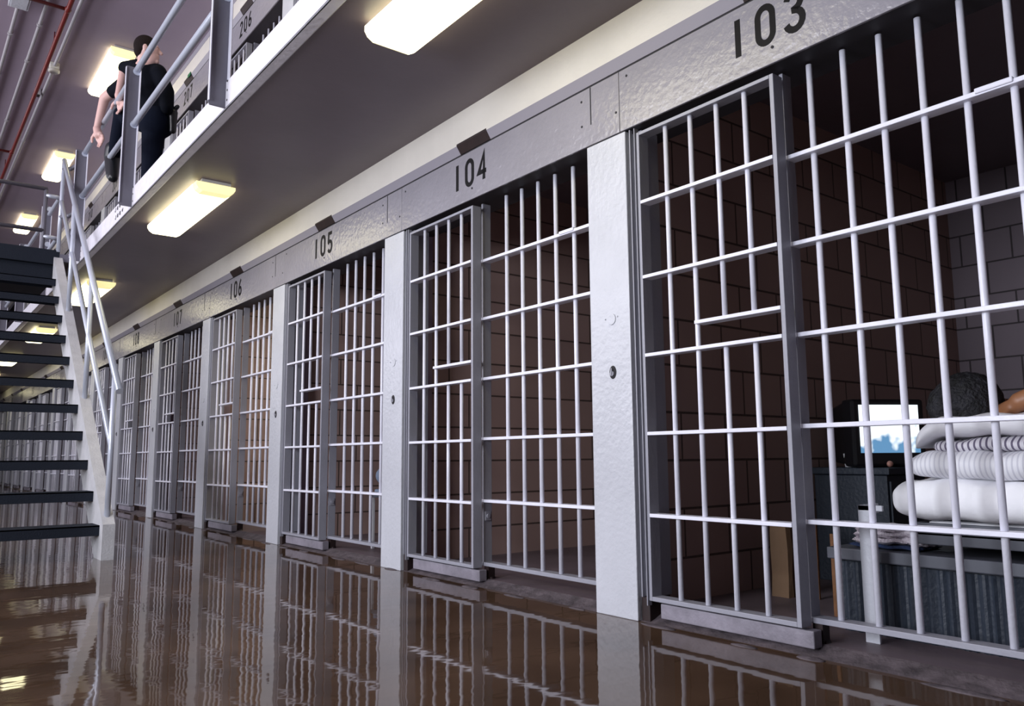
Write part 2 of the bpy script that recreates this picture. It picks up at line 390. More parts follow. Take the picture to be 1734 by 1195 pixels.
def header(k, up):
    z0 = H+(UP if up else 0); loc = (D, k*P, z0)
    n = str(cellname(k, up))
    if int(n) <= 208 and (up or int(n) <= 108): lab = 'glossy grey steel header plate with the black number %s' % n
    else: lab = 'glossy grey steel header plate '+where(k, up)
    t = empty('header_panel', loc, lab, 'header panel', 'steel header plates')
    if 'plate' not in HP:
        pl = MB().box(0.0, 0.012, -1.949, 0.029, 0.0, 0.288)
        HP['under'] = MB().box(0.0125, 0.25, -1.949, 0.029, 0.003, 0.02).build('shaded_underside', UNDERSHADE, t)  # underside of the header, painted near black as if in shade
        HP['plate'] = pl.build('plate', HEADP, t, bevel=0.002)
        HP['seam'] = MB().box(-0.0015, 0.0003, -1.766, -1.760, 0.10, 0.285).build('seam', GAP, t)
        for q_, (yy, zz) in enumerate(((-1.70, 0.235), (-1.70, 0.11), (-0.02, 0.25), (-1.93, 0.10))):
            HP['screw%d' % q_] = MB().tube([(-0.002, yy, zz), (0.001, yy, zz)], 0.006, 10).build('screw', GAP, t)
        HP['slot'] = MB().prism([(-0.001, 0.296), (-0.032, 0.341), (-0.032, 0.352), (-0.028, 0.352), (-0.028, 0.342), (0.004, 0.296)], 1, -0.955, -0.66).build('sign_slot', BROWNM, t, bevel=0.001)
    else:
        for q in list(HP):
            if q == 'last': continue
            if q == 'slot' and False: continue
            c = HP[q].copy(); C.objects.link(c); c.parent = t
            if q == 'plate': HP['last'] = c
    if up:
        pass
    for i, ch in enumerate(n):
        numeral(ch, t, -(0.585+0.125*i), 0.085, 0.155, 0.0)
    MB().tube([(-0.003, -0.775, 0.062), (0.001, -0.775, 0.062)], 0.006, 10).build('screw_hole', GAP, t)
    if up and n == '207':
        MB().box(-0.040, -0.034, -0.955, -0.84, 0.325, 0.362).build('green_tape', GREEN, t)
    return t

panel0 = make_panel((D, 0, 0)); door0 = make_door((D, 0, 0)); door1 = make_door((D, P, 0), 0.946, 0.1395, 6); door1['label'] = 'pale sliding barred door, right half of cell 104'; pil0 = make_pillar((D, 0, 0))
for k in range(K0, K1+1):
    n = cellname(k)
    if k != 0:
        copy_tree(pil0, (D, k*P, 0), 'pale grey steel lock pillar at the left side '+where(k, False))
        if k > 0:
            copy_tree(panel0, (D, k*P, 0), 'pale fixed barred panel with food slot, left half '+where(k, False))
            if k > 1: copy_tree(door1, (D, k*P, 0), 'pale sliding barred door, right half '+where(k, False))
    if k >= 0:
        header(k, False)
pil0['label'] = 'widest looking steel lock pillar, between cells 103 and 104'
for o in list(bpy.data.objects):
    if o.get('label', '').endswith('left side of cell 102'): o['label'] = 'steel lock pillar closing cell 103 at its near right side'
# upper tier, only what shows over the gallery edge
for k in range(2, 12):
    copy_tree(pil0, (D, k*P, UP), 'pale steel lock pillar at the left side '+where(k, True))
    copy_tree(panel0, (D, k*P, UP), 'fixed barred panel at the left '+where(k, True))
    copy_tree(door1, (D, k*P, UP), 'sliding barred door at the right '+where(k, True))
    header(k, True)

# worn threshold strip with chipped patches in front of the cells
th = MB()
for i in range(60):
    y = -3+i*0.42+random.uniform(-0.1, 0.1); a = random.uniform(0.05, 0.13); b = random.uniform(0.012, 0.03)
    th.ell((D-random.uniform(0.0, 0.04), y, 0.0), (b, a, 0.006), nu=12, nv=6)
th.prism([(D+0.012, 0.0), (D+0.05, 0.012), (D+0.093, 0.031), (D+0.094, 0.0)], 1, -3.5, 30)
o = th.build('threshold_strip', RUBBLE); tag(o, 'worn chipped grey threshold strip along the foot of the cell doors', 'threshold')

# ------------------------------------------------------------------ gallery posts and rails
POSTY = [-0.17+2.2*i+0.0 for i in range(0, 4)]
POSTY = [-0.18, 2.04, 4.30, 6.50]+[8.8+2.2*i for i in range(7)]
def make_post(loc):
    t = empty('gallery_post', loc, '', 'railing post', 'gallery railing posts')
    # channel open towards the camera: web in the XZ plane, flanges towards -Y
    pr = [(0.0, 0.02), (0.012, 0.0), (0.110, 0.0), (0.110, 1.165), (0.010, 1.165), (0.0, 1.150)]
    MB().prism([(a, b) for a, b in pr], 1, 0.0, 0.008).build('web', DARKSTEEL, t)
    MB().box(0.0, 0.006, -0.018, 0.0, 0.02, 1.15).build('outer_flange', BARP, t, bevel=0.001)
    MB().box(0.104, 0.110, -0.045, 0.0, 0.0, 1.165).build('inner_flange', BARP, t, bevel=0.001)
    for z in (0.04, 0.10, 0.155):
        MB().tube([(0.098, -0.026, z), (0.105, -0.026, z)], 0.007, 6).build('bolt', GAP, t)
    for z in (0.68, 1.13):
        MB().tube([(0.085, -0.012, z), (0.085, 0.0, z)], 0.031, 18).build('collar', RAIL, t)
    return t
post0 = make_post((1.28, POSTY[0], 2.685))
plab = ['channel post at the near end of the gallery rail, above the first ceiling light', 'dark channel post of the gallery rail beside the number 206',
        'dark channel post of the gallery rail in front of the guard', 'lighter channel post of the gallery rail next to the stair top']
plab += ['channel post of the far gallery rail, %s past the stair landing' % s for s in ('first', 'second', 'third', 'fourth', 'fifth', 'sixth', 'seventh')]
post0['label'] = plab[0]
for i in range(1, len(POSTY)): copy_tree(post0, (1.28, POSTY[i], 2.685), plab[i])
def rail(name, pts, r, label, group='gallery rails', m=RAIL):
    o = MB().tube(pts, r, 18).build(name, m, origin=pts[0]); return tag(o, label, 'railing', group)
RX = 1.365
rail('handrail', [(RX, -3.5, 3.83), (RX, 6.5, 3.83)], 0.024, 'upper pipe handrail the guard leans on, running along the near gallery')
rail('guard_rail', [(RX, -3.5, 3.37), (RX, 6.5, 3.37)], 0.024, 'lower pipe rail of the near gallery, passing in front of the guard')
for z, nm, lb in ((3.75, 'handrail', 'upper pipe handrail of the far gallery beyond the landing'), (3.26, 'guard_rail', 'lower pipe rail of the far gallery beyond the landing')):
    pts = [(1.22, 8.0, z), (1.28, 8.0, z)]+[(1.315+0.05*math.sin(a), 8.05-0.05*math.cos(a), z) for a in [PI/2*i/6 for i in range(7)]]+[(RX, 30, z)]
    rail(nm, pts, 0.024, lb)

# ------------------------------------------------------------------ ceiling lights
def make_lamp(loc, L=1.40):
    t = empty('ceiling_light', loc, '', 'ceiling light', 'fluorescent ceiling lights')
    MB().box(-0.105, 0.105, 0.0, L, -0.022, 0.0).build('housing', OFFW, t, bevel=0.003)
    sec = [(-0.140, -0.022), (-0.140, -0.045), (-0.125, -0.070), (-0.095, -0.088), (0.095, -0.088), (0.125, -0.070), (0.140, -0.045), (0.140, -0.022)]
    MB().prism(sec, 1, 0.10, L-0.012).build('diffuser', LAMP, t)
    MB().prism(sec, 1, 0.008, 0.10).build('end_cap', LAMPEND, t)
    MB().prism([(a*0.99, b*0.99) for a, b in sec], 1, L-0.012, L-0.006).build('end_cap', LAMPEND, t)
    return t
lamp0 = make_lamp((1.735, -0.65, SOF))
lamp0['label'] = 'large lit fluorescent light under the gallery at the top of the photo'
low = ['lit fluorescent light under the gallery between the guard and number 105', 'lit fluorescent light under the gallery seen behind the stair handrails']
low += ['small lit fluorescent light under the far gallery, %s beyond the stair rails' % s for s in ('first', 'second', 'third', 'fourth')]
for i, lb in enumerate(low): copy_tree(lamp0, (1.735, -0.65+3.96*(i+1), SOF), lb)
ups = ['hall ceiling light above the near end of the gallery', 'hall ceiling light above the number 206', 'hall ceiling light glowing behind the guard',
       'hall ceiling light just over the stair handrail top', 'hall ceiling light seen through the landing railing', 'most distant hall ceiling light beyond the landing railing']
for i, lb in enumerate(ups): copy_tree(lamp0, (1.82, -0.65+3.96*i, TOP), lb)

# ------------------------------------------------------------------ ceiling pipes
def pipe(name, pts, r, m, label, extra=None):
    mb = MB().tube(pts, r, 14)
    if extra: extra(mb)
    return tag(mb.build(name, m, origin=pts[0]), label, 'pipe', 'ceiling pipes')
def cl(x, z, ys):
    def f(mb):
        for y in ys: mb.tube([(x, y, z), (x, y+0.05, z)], 0.027, 12)
    return f
pipe('conduit', [(1.235, -4, 5.425), (1.235, 30, 5.425)], 0.019, CONDUIT, 'grey ceiling conduit nearest the lights, with the smoke detector on it', cl(1.235, 5.425, (6.2, 11.0)))
pipe('conduit', [(0.955, -4, 5.425), (0.955, 30, 5.425)], 0.019, CONDUIT, 'middle grey ceiling conduit left of the red pipe', cl(0.955, 5.425, (7.2, 8.2, 10.3)))
pipe('conduit', [(0.722, -4, 5.425), (0.722, 30, 5.425)], 0.019, CONDUIT, 'leftmost grey ceiling conduit in the top left corner', cl(0.722, 5.425, (7.6, 8.8)))
def redx(mb):
    for y in (6.47, 11.3, 16.2):
        mb.tube([(-2.5, y, 5.30), (1.11, y, 5.30)], 0.019, 12); mb.ell((1.12, y, 5.30), (0.034, 0.05, 0.034))
        mb.tube([(1.12, y+0.9, 5.30), (1.12, y+0.9, 5.46)], 0.006, 8)
pipe('sprinkler_pipe', [(1.115, -4, 5.30), (1.14, 30, 5.30)], 0.024, RED, 'red sprinkler pipe with side branches under the ceiling', redx)
t = empty('smoke_detector', (1.235, 8.2, 5.40), 'small round smoke detector on the ceiling conduit', 'smoke detector')
MB().box(-0.05, 0.05, -0.05, 0.05, -0.02, 0.06).build('box', OFFW, t, bevel=0.006)
MB().tube([(0, 0, -0.02), (0, 0, -0.045), (0, 0, -0.06)], [0.062, 0.062, 0.04], 20).build('sensor', OFFW, t)
t = empty('junction_box', (1.17, 9.1, 5.40), 'small dark junction box beside the red pipe', 'junction box')
MB().box(-0.035, 0.035, -0.05, 0.05, -0.02, 0.06).build('box', CONDUIT, t, bevel=0.004)
MB().box(-0.025, 0.025, -0.04, 0.04, -0.026, -0.02).build('lid', BROWNM, t)
t = empty('junction_box', (0.715, 6.72, 5.36), 'pale ceiling box at the end of the leftmost conduit', 'junction box')
MB().box(-0.09, 0.09, -0.2, 0.12, -0.02, 0.10).build('box', PAINT, t, bevel=0.004)
MB().box(-0.07, 0.07, -0.16, 0.10, -0.026, -0.02).build('lid', PAINT, t)

# ------------------------------------------------------------------ stairs
SY, SZ, RY, RZ = 3.89, 0.233, 0.279, 0.228
st = empty('staircase', (1.21, SY, 0), 'steel staircase with dark open treads rising to the landing', 'staircase')
def L(p): return (p[0]-1.21, p[1]-SY, p[2])
for side, xa, xb in (('r', 1.205, 1.285), ('l', 0.11, 0.19)):
    def zn(y): return SZ+(y-SY)*RZ/RZ*RZ/RY if False else SZ+(y-SY)*(RZ/RY)
    ytop = 6.94
    prof_up = [(3.80, 0.0), (3.80, 0.235), (ytop, zn(ytop)+0.05)]
    # web
    web = [(3.80, 0.0), (3.80, 0.235), (ytop, zn(ytop)+0.06), (ytop, zn(ytop)-0.22), (4.02, 0.0)]
    wx = (xa, xa+0.008) if side == 'r' else (xb-0.008, xb)
    m = MB().prism([(a-SY, b) for a, b in web], 0, wx[0]-1.21, wx[1]-1.21)
    # front flange sloping, then upright foot
    def slab(p, q, th=0.01):
        d = Vector((q[0]-p[0], q[1]-p[1])).normalized(); nn = Vector((-d.y, d.x))*th
        m.prism([(p[0]-SY, p[1]), (q[0]-SY, q[1]), (q[0]+nn.x-SY, q[1]+nn.y), (p[0]+nn.x-SY, p[1]+nn.y)], 0, xa-1.21, xb-1.21)
    slab((3.80, 0.235), (ytop, zn(ytop)+0.06)); slab((3.80, 0.0), (3.80, 0.24)); slab((ytop, zn(ytop)-0.22), (4.02, 0.0))
    m.build('stringer', STAIRP, st)
for i in range(11):
    y = SY+RY*i; z = SZ+RZ*i
    m = MB().box(0.19-1.21, 1.207-1.21, y-SY, y-SY+0.26, z-0.012, z)
    m.box(0.19-1.21, 1.207-1.21, y-SY, y-SY+0.006, z-0.072, z).box(0.19-1.21, 1.207-1.21, y-SY+0.254, y-SY+0.26, z-0.05, z)
    m.build('tread', TREAD, st, bevel=0.002)
# landing
ld = empty('stair_landing', (1.2, 6.96, 2.72), 'dark steel landing platform at the head of the stairs', 'landing')
MB().box(-2.2, 0.06, 0.0, 1.10, 0.0, 0.155).build('platform', TREAD, ld, bevel=0.004)
MB().box(-2.2, 0.03, 0.05, 1.08, -0.15, 0.0).build('underframe', TREAD, ld, bevel=0.004)
MB().box(0.06, 0.18, 0.0, 1.04, 0.04, 0.12).build('bridge_plate', DARKSTEEL, ld)
def corner_rail(name, label):
    t = empty(name, (1.22, 8.0, 2.875), label, 'railing')
    MB().tube([(0, 0, 0), (0, 0, 0.955)], 0.021, 16).build('post', DARKSTEEL, t)
    MB().tube([(0.01, 0, 0.955), (-3.0, 0, 0.955)], 0.024, 16).build('top_rail', DARKSTEEL, t)
    MB().tube([(0, 0, 0.455), (-3.0, 0, 0.455)], 0.024, 16).build('mid_rail', DARKSTEEL, t)
corner_rail('landing_railing', 'dark pipe railing along the back of the stair landing')
# stair railing, right side
sr = empty('stair_railing', (1.24, 3.87, 0.24), 'pale pipe railing on the right side of the staircase', 'railing')
def Q(y, z, x=1.245): return (x-1.24, y-3.87, z-0.24)
A0, A1 = (6.96, 3.86), (3.70, 1.165); B0, B1 = (6.98, 3.42), (3.87, 0.79)
MB().tube([Q(*A0), Q(*A1)], 0.024, 18).build('handrail', RAIL, sr)
MB().tube([Q(*B0), Q(*B1)], 0.020, 18).build('mid_rail', RAIL, sr)
for y, z0, z1 in ((6.97, 2.86, 3.86), (6.09, 2.06, 3.14), (4.98, 1.16, 2.22), (3.87, 0.24, 1.30)):
    MB().tube([Q(y, z0), Q(y, z1)], 0.020, 16).build('post', RAIL, sr)
for z in (3.76, 3.24):
    MB().tube([Q(6.97, z), Q(6.90, z, 1.30), Q(6.75, z, 1.335), Q(6.51, z, 1.365)], 0.022, 14).build('tie_pipe', DARKSTEEL, sr)

# ------------------------------------------------------------------ organic shapes
def blob(name, prims, m, parent=None, vox=0.010, smooth=4, origin=None, disp=0):
    mb = MB()
    for p in prims:
        if p[0] == 'c': mb.cap(p[1], p[2], p[3], p[4])
        else: mb.ell(p[1], p[2], p[3] if len(p) > 3 else None, 24, 14)
    o = mb.build(name, m, parent, origin=origin)
    r = o.modifiers.new('remesh', 'REMESH'); r.mode = 'VOXEL'; r.voxel_size = vox; r.use_smooth_shade = True
    if smooth:
        s = o.modifiers.new('smooth', 'SMOOTH'); s.factor = 0.5; s.iterations = smooth
    if disp:
        tx = bpy.data.textures.new(name+'_curl', 'CLOUDS'); tx.noise_scale = 0.02
        d = o.modifiers.new('curl', 'DISPLACE'); d.texture = tx; d.strength = disp; d.mid_level = 0.5
    return o
def rz(a): return Matrix.Rotation(a, 3, 'Z')
def hand(prims, wrist, palm, fdir, side, s=1.0, curl=0.4):
    """palm ellipsoid, four fingers and a thumb as chained capsules"""
    w_ = Vector(wrist); p_ = Vector(palm); f = Vector(fdir).normalized(); sd = Vector(side).normalized(); dn = f.cross(sd).normalized()
    prims.append(('c', w_, p_, 0.026*s, 0.030*s)); 
    prims.append(('c', p_-sd*0.022*s, p_+sd*0.022*s+f*0.01, 0.020*s, 0.020*s))
    for i, (o, ln) in enumerate(((-0.036, 0.060), (-0.012, 0.074), (0.012, 0.070), (0.036, 0.054))):
        a = p_+sd*o*s+f*0.025*s; b = a+(f+dn*0.15*i*curl).normalized()*ln*0.55*s; c = b+(f*math.cos(curl)+dn*math.sin(curl)).normalized()*ln*0.6*s
        prims.append(('c', a, b, 0.0105*s, 0.0095*s)); prims.append(('c', b, c, 0.0095*s, 0.008*s))
    a = w_*0.45+p_*0.55-sd*0.028*s; b = a+(f*0.5-sd*0.8+dn*0.3).normalized()*0.045*s; c = b+(f*0.9-sd*0.2+dn*0.3).normalized()*0.032*s
    prims.append(('c', a, b, 0.014*s, 0.011*s)); prims.append(('c', b, c, 0.011*s, 0.009*s))

# ---- guard on the gallery
GO = Vector((1.60, 4.78, 2.77))
g = empty('person', GO, 'guard in dark uniform leaning on the gallery railing, head turned away', 'person')
hc = Vector((1.525, 4.74, 4.245)); fd = Vector((0.93, -0.36, -0.06)).normalized(); lat = Vector((0, 0, 1)).cross(fd).normalized()
hrot = Matrix((fd, lat, Vector((0, 0, 1)))).transposed()
sk = [('e', hc, (0.098, 0.078, 0.115), hrot), ('e', hc+fd*0.030-Vector((0, 0, 0.055)), (0.068, 0.058, 0.072), hrot),
      ('c', hc-Vector((0, 0, 0.06))-fd*0.02, (1.530, 4.80, 4.09), 0.056, 0.062),
      ('c', hc+fd*0.095+Vector((0, 0, 0.018)), hc+fd*0.116-Vector((0, 0, 0.014)), 0.010, 0.015),      # nose
      ('e', hc+fd*0.086+Vector((0, 0, 0.030)), (0.016, 0.050, 0.012), hrot),                             # brow
      ('e', hc+fd*0.092-Vector((0, 0, 0.048)), (0.012, 0.026, 0.007), hrot), ('e', hc+fd*0.090-Vector((0, 0, 0.062)), (0.012, 0.022, 0.008), hrot),
      ('e', hc+fd*0.082-Vector((0, 0, 0.092)), (0.022, 0.026, 0.018), hrot)]
for s in (-1, 1):
    sk.append(('e', hc+lat*0.078*s-fd*0.005-Vector((0, 0, 0.01)), (0.020, 0.010, 0.034), hrot))
    sk.append(('e', hc+lat*0.03*s+fd*0.083+Vector((0, 0, 0.008)), (0.012, 0.013, 0.009), hrot))
sk += [('c', (1.46, 5.02, 4.160), (1.420, 5.08, 4.165), 0.042, 0.046), ('c', (1.420, 5.08, 4.17), (1.376, 5.04, 3.915), 0.046, 0.030)]
hand(sk, (1.376, 5.04, 3.90), (1.385, 4.98, 3.82), (0.15, -0.25, -0.95), (0.3, -0.9, 0.1), 1.3, 0.7)
sk += [('c', (1.42, 5.35, 4.10), (1.350, 5.53, 4.05), 0.050, 0.046), ('c', (1.350, 5.53, 4.05), (1.312, 5.60, 3.775), 0.045, 0.029)]
hand(sk, (1.312, 5.60, 3.765), (1.322, 5.57, 3.70), (0.4, -0.25, -0.85), (0.3, -0.9, 0.1), 1.3, 0.7)
sk += [('c', (1.53, 4.80, 4.09), (1.60, 4.78, 3.66), 0.09, 0.09)]
blob('body', sk, SKIN, g, 0.006, 3, GO)
sh = [('e', (1.555, 4.84, 4.02), (0.15, 0.15, 0.17)), ('c', (1.50, 4.90, 4.13), (1.62, 4.74, 4.06), 0.082, 0.080), ('c', (1.55, 4.84, 4.0), (1.61, 4.78, 3.72), 0.155, 0.140),
      ('c', (1.50, 4.90, 4.14), (1.425, 5.06, 4.175), 0.076, 0.064), ('c', (1.50, 5.0, 4.10), (1.40, 5.42, 4.085), 0.078, 0.060),
      ('c', (1.62, 4.70, 4.04), (1.68, 4.63, 3.86), 0.070, 0.060), ('c', (1.68, 4.63, 3.86), (1.68, 4.60, 3.70), 0.060, 0.055)]
blob('shirt', sh, NAVY, g, 0.009, 4, GO)
tr = [('e', (1.635, 4.75, 3.62), (0.155, 0.15, 0.15)), ('c', (1.62, 4.76, 3.62), (1.625, 4.82, 3.25), 0.105, 0.080), ('c', (1.625, 4.82, 3.25), (1.62, 4.86, 2.86), 0.080, 0.062),
      ('c', (1.60, 4.82, 3.62), (1.425, 5.08, 3.74), 0.105, 0.078), ('c', (1.425, 5.08, 3.74), (1.40, 5.19, 3.42), 0.075, 0.058)]
blob('trousers', tr, NAVY2, g, 0.009, 4, GO)
bt = [('c', (1.40, 5.22, 3.46), (1.395, 5.24, 3.40), 0.078, 0.074), ('c', (1.395, 5.24, 3.38), (1.385, 5.16, 3.20), 0.070, 0.052), ('c', (1.395, 5.22, 3.38), (1.385, 5.13, 3.17), 0.055, 0.044), ('c', (1.385, 5.26, 3.42), (1.38, 5.24, 3.36), 0.05, 0.045)]
blob('boot', bt, BLACK, g, 0.007, 3, GO)
blob('boot', [('c', (1.62, 4.86, 2.90), (1.62, 4.87, 2.83), 0.056, 0.056), ('c', (1.62, 4.87, 2.82), (1.55, 4.98, 2.805), 0.050, 0.042)], BLACK, g, 0.007, 3, GO)
hr = [('e', hc-fd*0.012+Vector((0, 0, 0.022)), (0.100, 0.086, 0.108), hrot), ('e', hc-fd*0.045-Vector((0, 0, 0.02)), (0.062, 0.074, 0.07), hrot)]
blob('hair', hr, HAIR, g, 0.007, 2, GO)
blob('holster', [('c', (1.735, 4.62, 3.68), (1.74, 4.62, 3.52), 0.040, 0.028), ('c', (1.735, 4.62, 3.70), (1.76, 4.58, 3.73), 0.022, 0.018)], BLACK, g, 0.006, 2, GO)

# ---- cell 103 furniture
BX = 2.90
t = empty('bench_locker', (2.90, -0.69, 0.03), 'low dark blue bench locker with corrugated front and grey rim, right behind the bars', 'locker')
m = MB()
prof = []
for i in range(0, 121):
    y = -0.02-1.02*i/120; prof.append((0.005*math.sin(i*1.57+0.6*math.sin(i*0.7)), y))
vs = [(p[0], p[1], z) for z in (0.0, 0.255) for p in prof]
n = len(prof); m.add(vs, [(i, i+1, n+i+1, n+i) for i in range(n-1)]); m.box(0.02, 0.42, -1.03, -0.03, 0.0, 0.26)
m.build('corrugated_front', BLUEDK, t)
MB().box(-0.03, 0.46, -1.06, 0.02, 0.262, 0.305).build('rim', BLUEGR, t, bevel=0.004)
t = empty('bunk', (BX, -1.00, 0.40), 'grey steel bunk shelf carrying the stacked pillows', 'bunk')
MB().box(0.0, 1.95, -0.72, 0.0, 0.0, 0.012).box(0.0, 0.012, -0.72, 0.0, -0.03, 0.045).box(0.0, 1.95, -0.012, 0.0, -0.03, 0.045).build('pan', BLUEGR, t, bevel=0.003)
MB().box(0.03, 1.9, -0.70, -0.03, 0.013, 0.05).build('mattress', LINEN, t, bevel=0.012)
t = empty('support_post', (2.765, -0.865, 0.03), 'pale flat upright bar with angled arm behind the door of cell 103', 'post')
MB().box(0.0, 0.012, -0.052, 0.0, 0.0, 0.475).build('upright', PAINT, t, bevel=0.002)
MB().box(0.0, 0.012, -0.09, -0.0, 0.455, 0.475).box(0.012, 0.13, -0.010, 0.0, 0.44, 0.475).build('arm', PAINT, t, bevel=0.002)

def pillow(name, x0, x1, y0, y1, zc, th, m, label, seed, puff=1.0, tilt=0.0, droop=0.0):
    rnd = random.Random(seed); nu, nv = 44, 26; vs = []
    cx, cy = (x0+x1)/2, (y0+y1)/2; hx, hy = (x1-x0)/2, (y1-y0)/2
    ph = [rnd.uniform(0, 6) for _ in range(8)]
    for sgn in (1, -1):
        for j in range(nv+1):
            for i in range(nu+1):
                a = math.sin(PI/2*(-1+2*i/nu)); b = math.sin(PI/2*(-1+2*j/nv))
                e = max(0.0, (1-abs(a)**8)*(1-abs(b)**6))**0.5
                wr = 0.005*math.sin(7*a+ph[0]+3*b)+0.004*math.sin(15*a+ph[1]-5*b)+0.003*math.sin(11*b+ph[2]+9*a)
                pin = 1-0.05*(1-abs(a))*abs(b)**4
                X = b*hx*math.sqrt(1-0.45*abs(a)**14); Y = a*hy*math.sqrt(1-0.16*abs(b)**4)
                Z = sgn*th/2*e*puff+wr*e*(1 if sgn > 0 else 0.5)+tilt*Y-droop*max(0.0, a-0.70)**2
                vs.append((X, Y, Z))
    n1 = (nu+1)*(nv+1); fs = []
    for q in (0, n1):
        for j in range(nv):
            for i in range(nu):
                k = q+j*(nu+1)+i; fs.append((k, k+1, k+nu+2, k+nu+1) if q == 0 else (k, k+nu+1, k+nu+2, k+1))
    mb = MB(); mb.add(vs, fs, True)
    o = mb.build(name, m, loc=(cx, cy, zc))
    w_ = o.modifiers.new('weld', 'WELD'); w_.merge_threshold = 0.0008
    return tag(o, label, 'pillow', 'pillows stacked on the bunk in cell 103')
pillow('pillow', 2.82, 3.20, -1.72, -0.915, 0.527, 0.142, LINEN, 'plain white bottom pillow of the stack in cell 103', 1)
pillow('pillow', 2.82, 3.20, -1.74, -0.985, 0.645, 0.098, PALESTR, 'white pillow with faint stripes, middle of the stack in cell 103', 2)
pillow('pillow', 2.86, 3.22, -1.76, -1.06, 0.715, 0.052, TICK, 'ticking striped pillow showing under the top white cover', 3, tilt=-0.02)
pillow('pillow', 2.83, 3.24, -1.76, -1.005, 0.777, 0.074, LINEN, 'rumpled white top pillow under the head', 4, droop=0.75)

# ---- inmate
IO = Vector((3.3, -1.35, 0.80))
im = empty('person', IO, 'person with short curly hair lying on the bunk, seen from behind the head', 'person')
hc2 = Vector((3.01, -1.165, 0.862))
sk = [('e', hc2, (0.115, 0.085, 0.10)), ('e', hc2+Vector((0.05, 0.045, 0.02)), (0.06, 0.06, 0.065)), ('c', hc2+Vector((0.09, 0.115-0.02, 0.03)), hc2+Vector((0.07, 0.12-0.02, 0.04)), 0.016, 0.012),
      ('e', hc2+Vector((0.03, -0.085, -0.01)), (0.022, 0.010, 0.032)), ('c', hc2+Vector((0.08, 0, -0.03)), (3.26, -1.28, 0.80), 0.06, 0.07),
      ('c', (3.26, -1.22, 0.78), (3.34, -1.50, 0.78), 0.075, 0.075), ('c', (3.32, -1.34, 0.76), (3.8, -1.36, 0.70), 0.15, 0.13), ('c', (3.8, -1.36, 0.66), (4.1, -1.36, 0.60), 0.13, 0.13),
      ('c', (4.1, -1.28, 0.60), (4.5, -1.26, 0.62), 0.085, 0.06), ('c', (4.1, -1.46, 0.60), (4.5, -1.50, 0.62), 0.085, 0.06), ('c', (4.5, -1.26, 0.62), (4.85, -1.26, 0.54), 0.055, 0.04), ('c', (4.5, -1.50, 0.62), (4.85, -1.5, 0.54), 0.055, 0.04),
      ('c', (3.30, -1.50, 0.80), (3.02, -1.545, 0.93), 0.055, 0.046), ('c', (3.02, -1.545, 0.93), (2.97, -1.345, 0.855), 0.046, 0.032)]
hand(sk, (2.97, -1.345, 0.85), (2.985, -1.29, 0.825), (0.1, 1, -0.15), (0.9, -0.1, 0.4))
sk += [('c', (3.30, -1.20, 0.79), (3.55, -1.10, 0.72), 0.05, 0.042), ('c', (3.55, -1.10, 0.72), (3.72, -1.24, 0.80), 0.040, 0.03)]
hand(sk, (3.72, -1.24, 0.80), (3.78, -1.29, 0.83), (0.8, -0.6, 0.1), (0.6, 0.8, 0))
blob('body', sk, SKINB, im, 0.008, 3, IO)
blob('hair', [('e', hc2+Vector((-0.012, -0.004, 0.0)), (0.118, 0.112, 0.108)), ('e', hc2+Vector((-0.03, 0.03, -0.01)), (0.09, 0.09, 0.09))], HAIRG, im, 0.005, 1, IO, disp=0.014)
blob('trousers', [('c', (4.0, -1.36, 0.62), (4.12, -1.36, 0.60), 0.145, 0.14), ('c', (4.1, -1.28, 0.60), (4.5, -1.26, 0.62), 0.098, 0.072), ('c', (4.1, -1.46, 0.60), (4.5, -1.50, 0.62), 0.098, 0.072),
     ('c', (4.5, -1.26, 0.62), (4.8, -1.26, 0.55), 0.068, 0.052), ('c', (4.5, -1.50, 0.62), (4.8, -1.5, 0.55), 0.068, 0.052)], LINEN, im, 0.01, 4, IO)

# ---- cabinet and television
cb = empty('cabinet', (3.96, -0.36, 0.03), 'dark blue cabinet under the television in cell 103', 'cabinet')
MB().box(0.0, 0.40, -0.0, 0.40, 0.0, 0.55).build('body', BLUEDK, cb, bevel=0.004)
MB().box(-0.025, 0.425, -0.025, 0.41, 0.552, 0.588).build('top', BLUEDK, cb, bevel=0.005)
MB().box(0.015, 0.19, -0.012, -0.001, 0.06, 0.52).build('door', BLUEDK, cb, bevel=0.004)
MB().box(0.21, 0.385, -0.012, -0.001, 0.06, 0.52).build('door', BLUEDK, cb, bevel=0.004)
tv = empty('television', (4.15, -0.17, 0.622), 'black tube television with a bright picture on the cabinet', 'television')
tv.rotation_euler = (0, 0, math.radians(-30))
MB().box(-0.20, 0.20, -0.20, -0.10, 0.0, 0.345).build('case', TVB, tv, bevel=0.014)
MB().add([(-0.19, -0.10, 0.01), (0.19, -0.10, 0.01), (0.19, -0.10, 0.335), (-0.19, -0.10, 0.335), (-0.15, 0.15, 0.03), (0.13, 0.15, 0.03), (0.13, 0.15, 0.30), (-0.15, 0.15, 0.30)],
    [(0, 1, 2, 3), (4, 7, 6, 5), (0, 4, 5, 1), (3, 2, 6, 7), (0, 3, 7, 4), (1, 5, 6, 2)]).build('tube_housing', TVB, tv, bevel=0.01)
scr = MB(); nx, nz = 12, 10
scr.add([(-0.165+0.33*i/nx, -0.004*(1-((i/nx-.5)*2)**2), -0.115+0.245*j/nz) for j in range(nz+1) for i in range(nx+1)],
        [(j*(nx+1)+i, j*(nx+1)+i+1, (j+1)*(nx+1)+i+1, (j+1)*(nx+1)+i) for j in range(nz) for i in range(nx)], True)
scr.build('screen', SCREEN, tv, loc=(0, -0.2025, 0.185))
o = MB().tube([(0, 0, 0), (0, 0, 0.07)], [0.022, 0.028], 16).build('cup', WHITEP, loc=(3.97, -0.16, 0.62)); tag(o, 'small pale cup on the cabinet left of the television', 'cup')
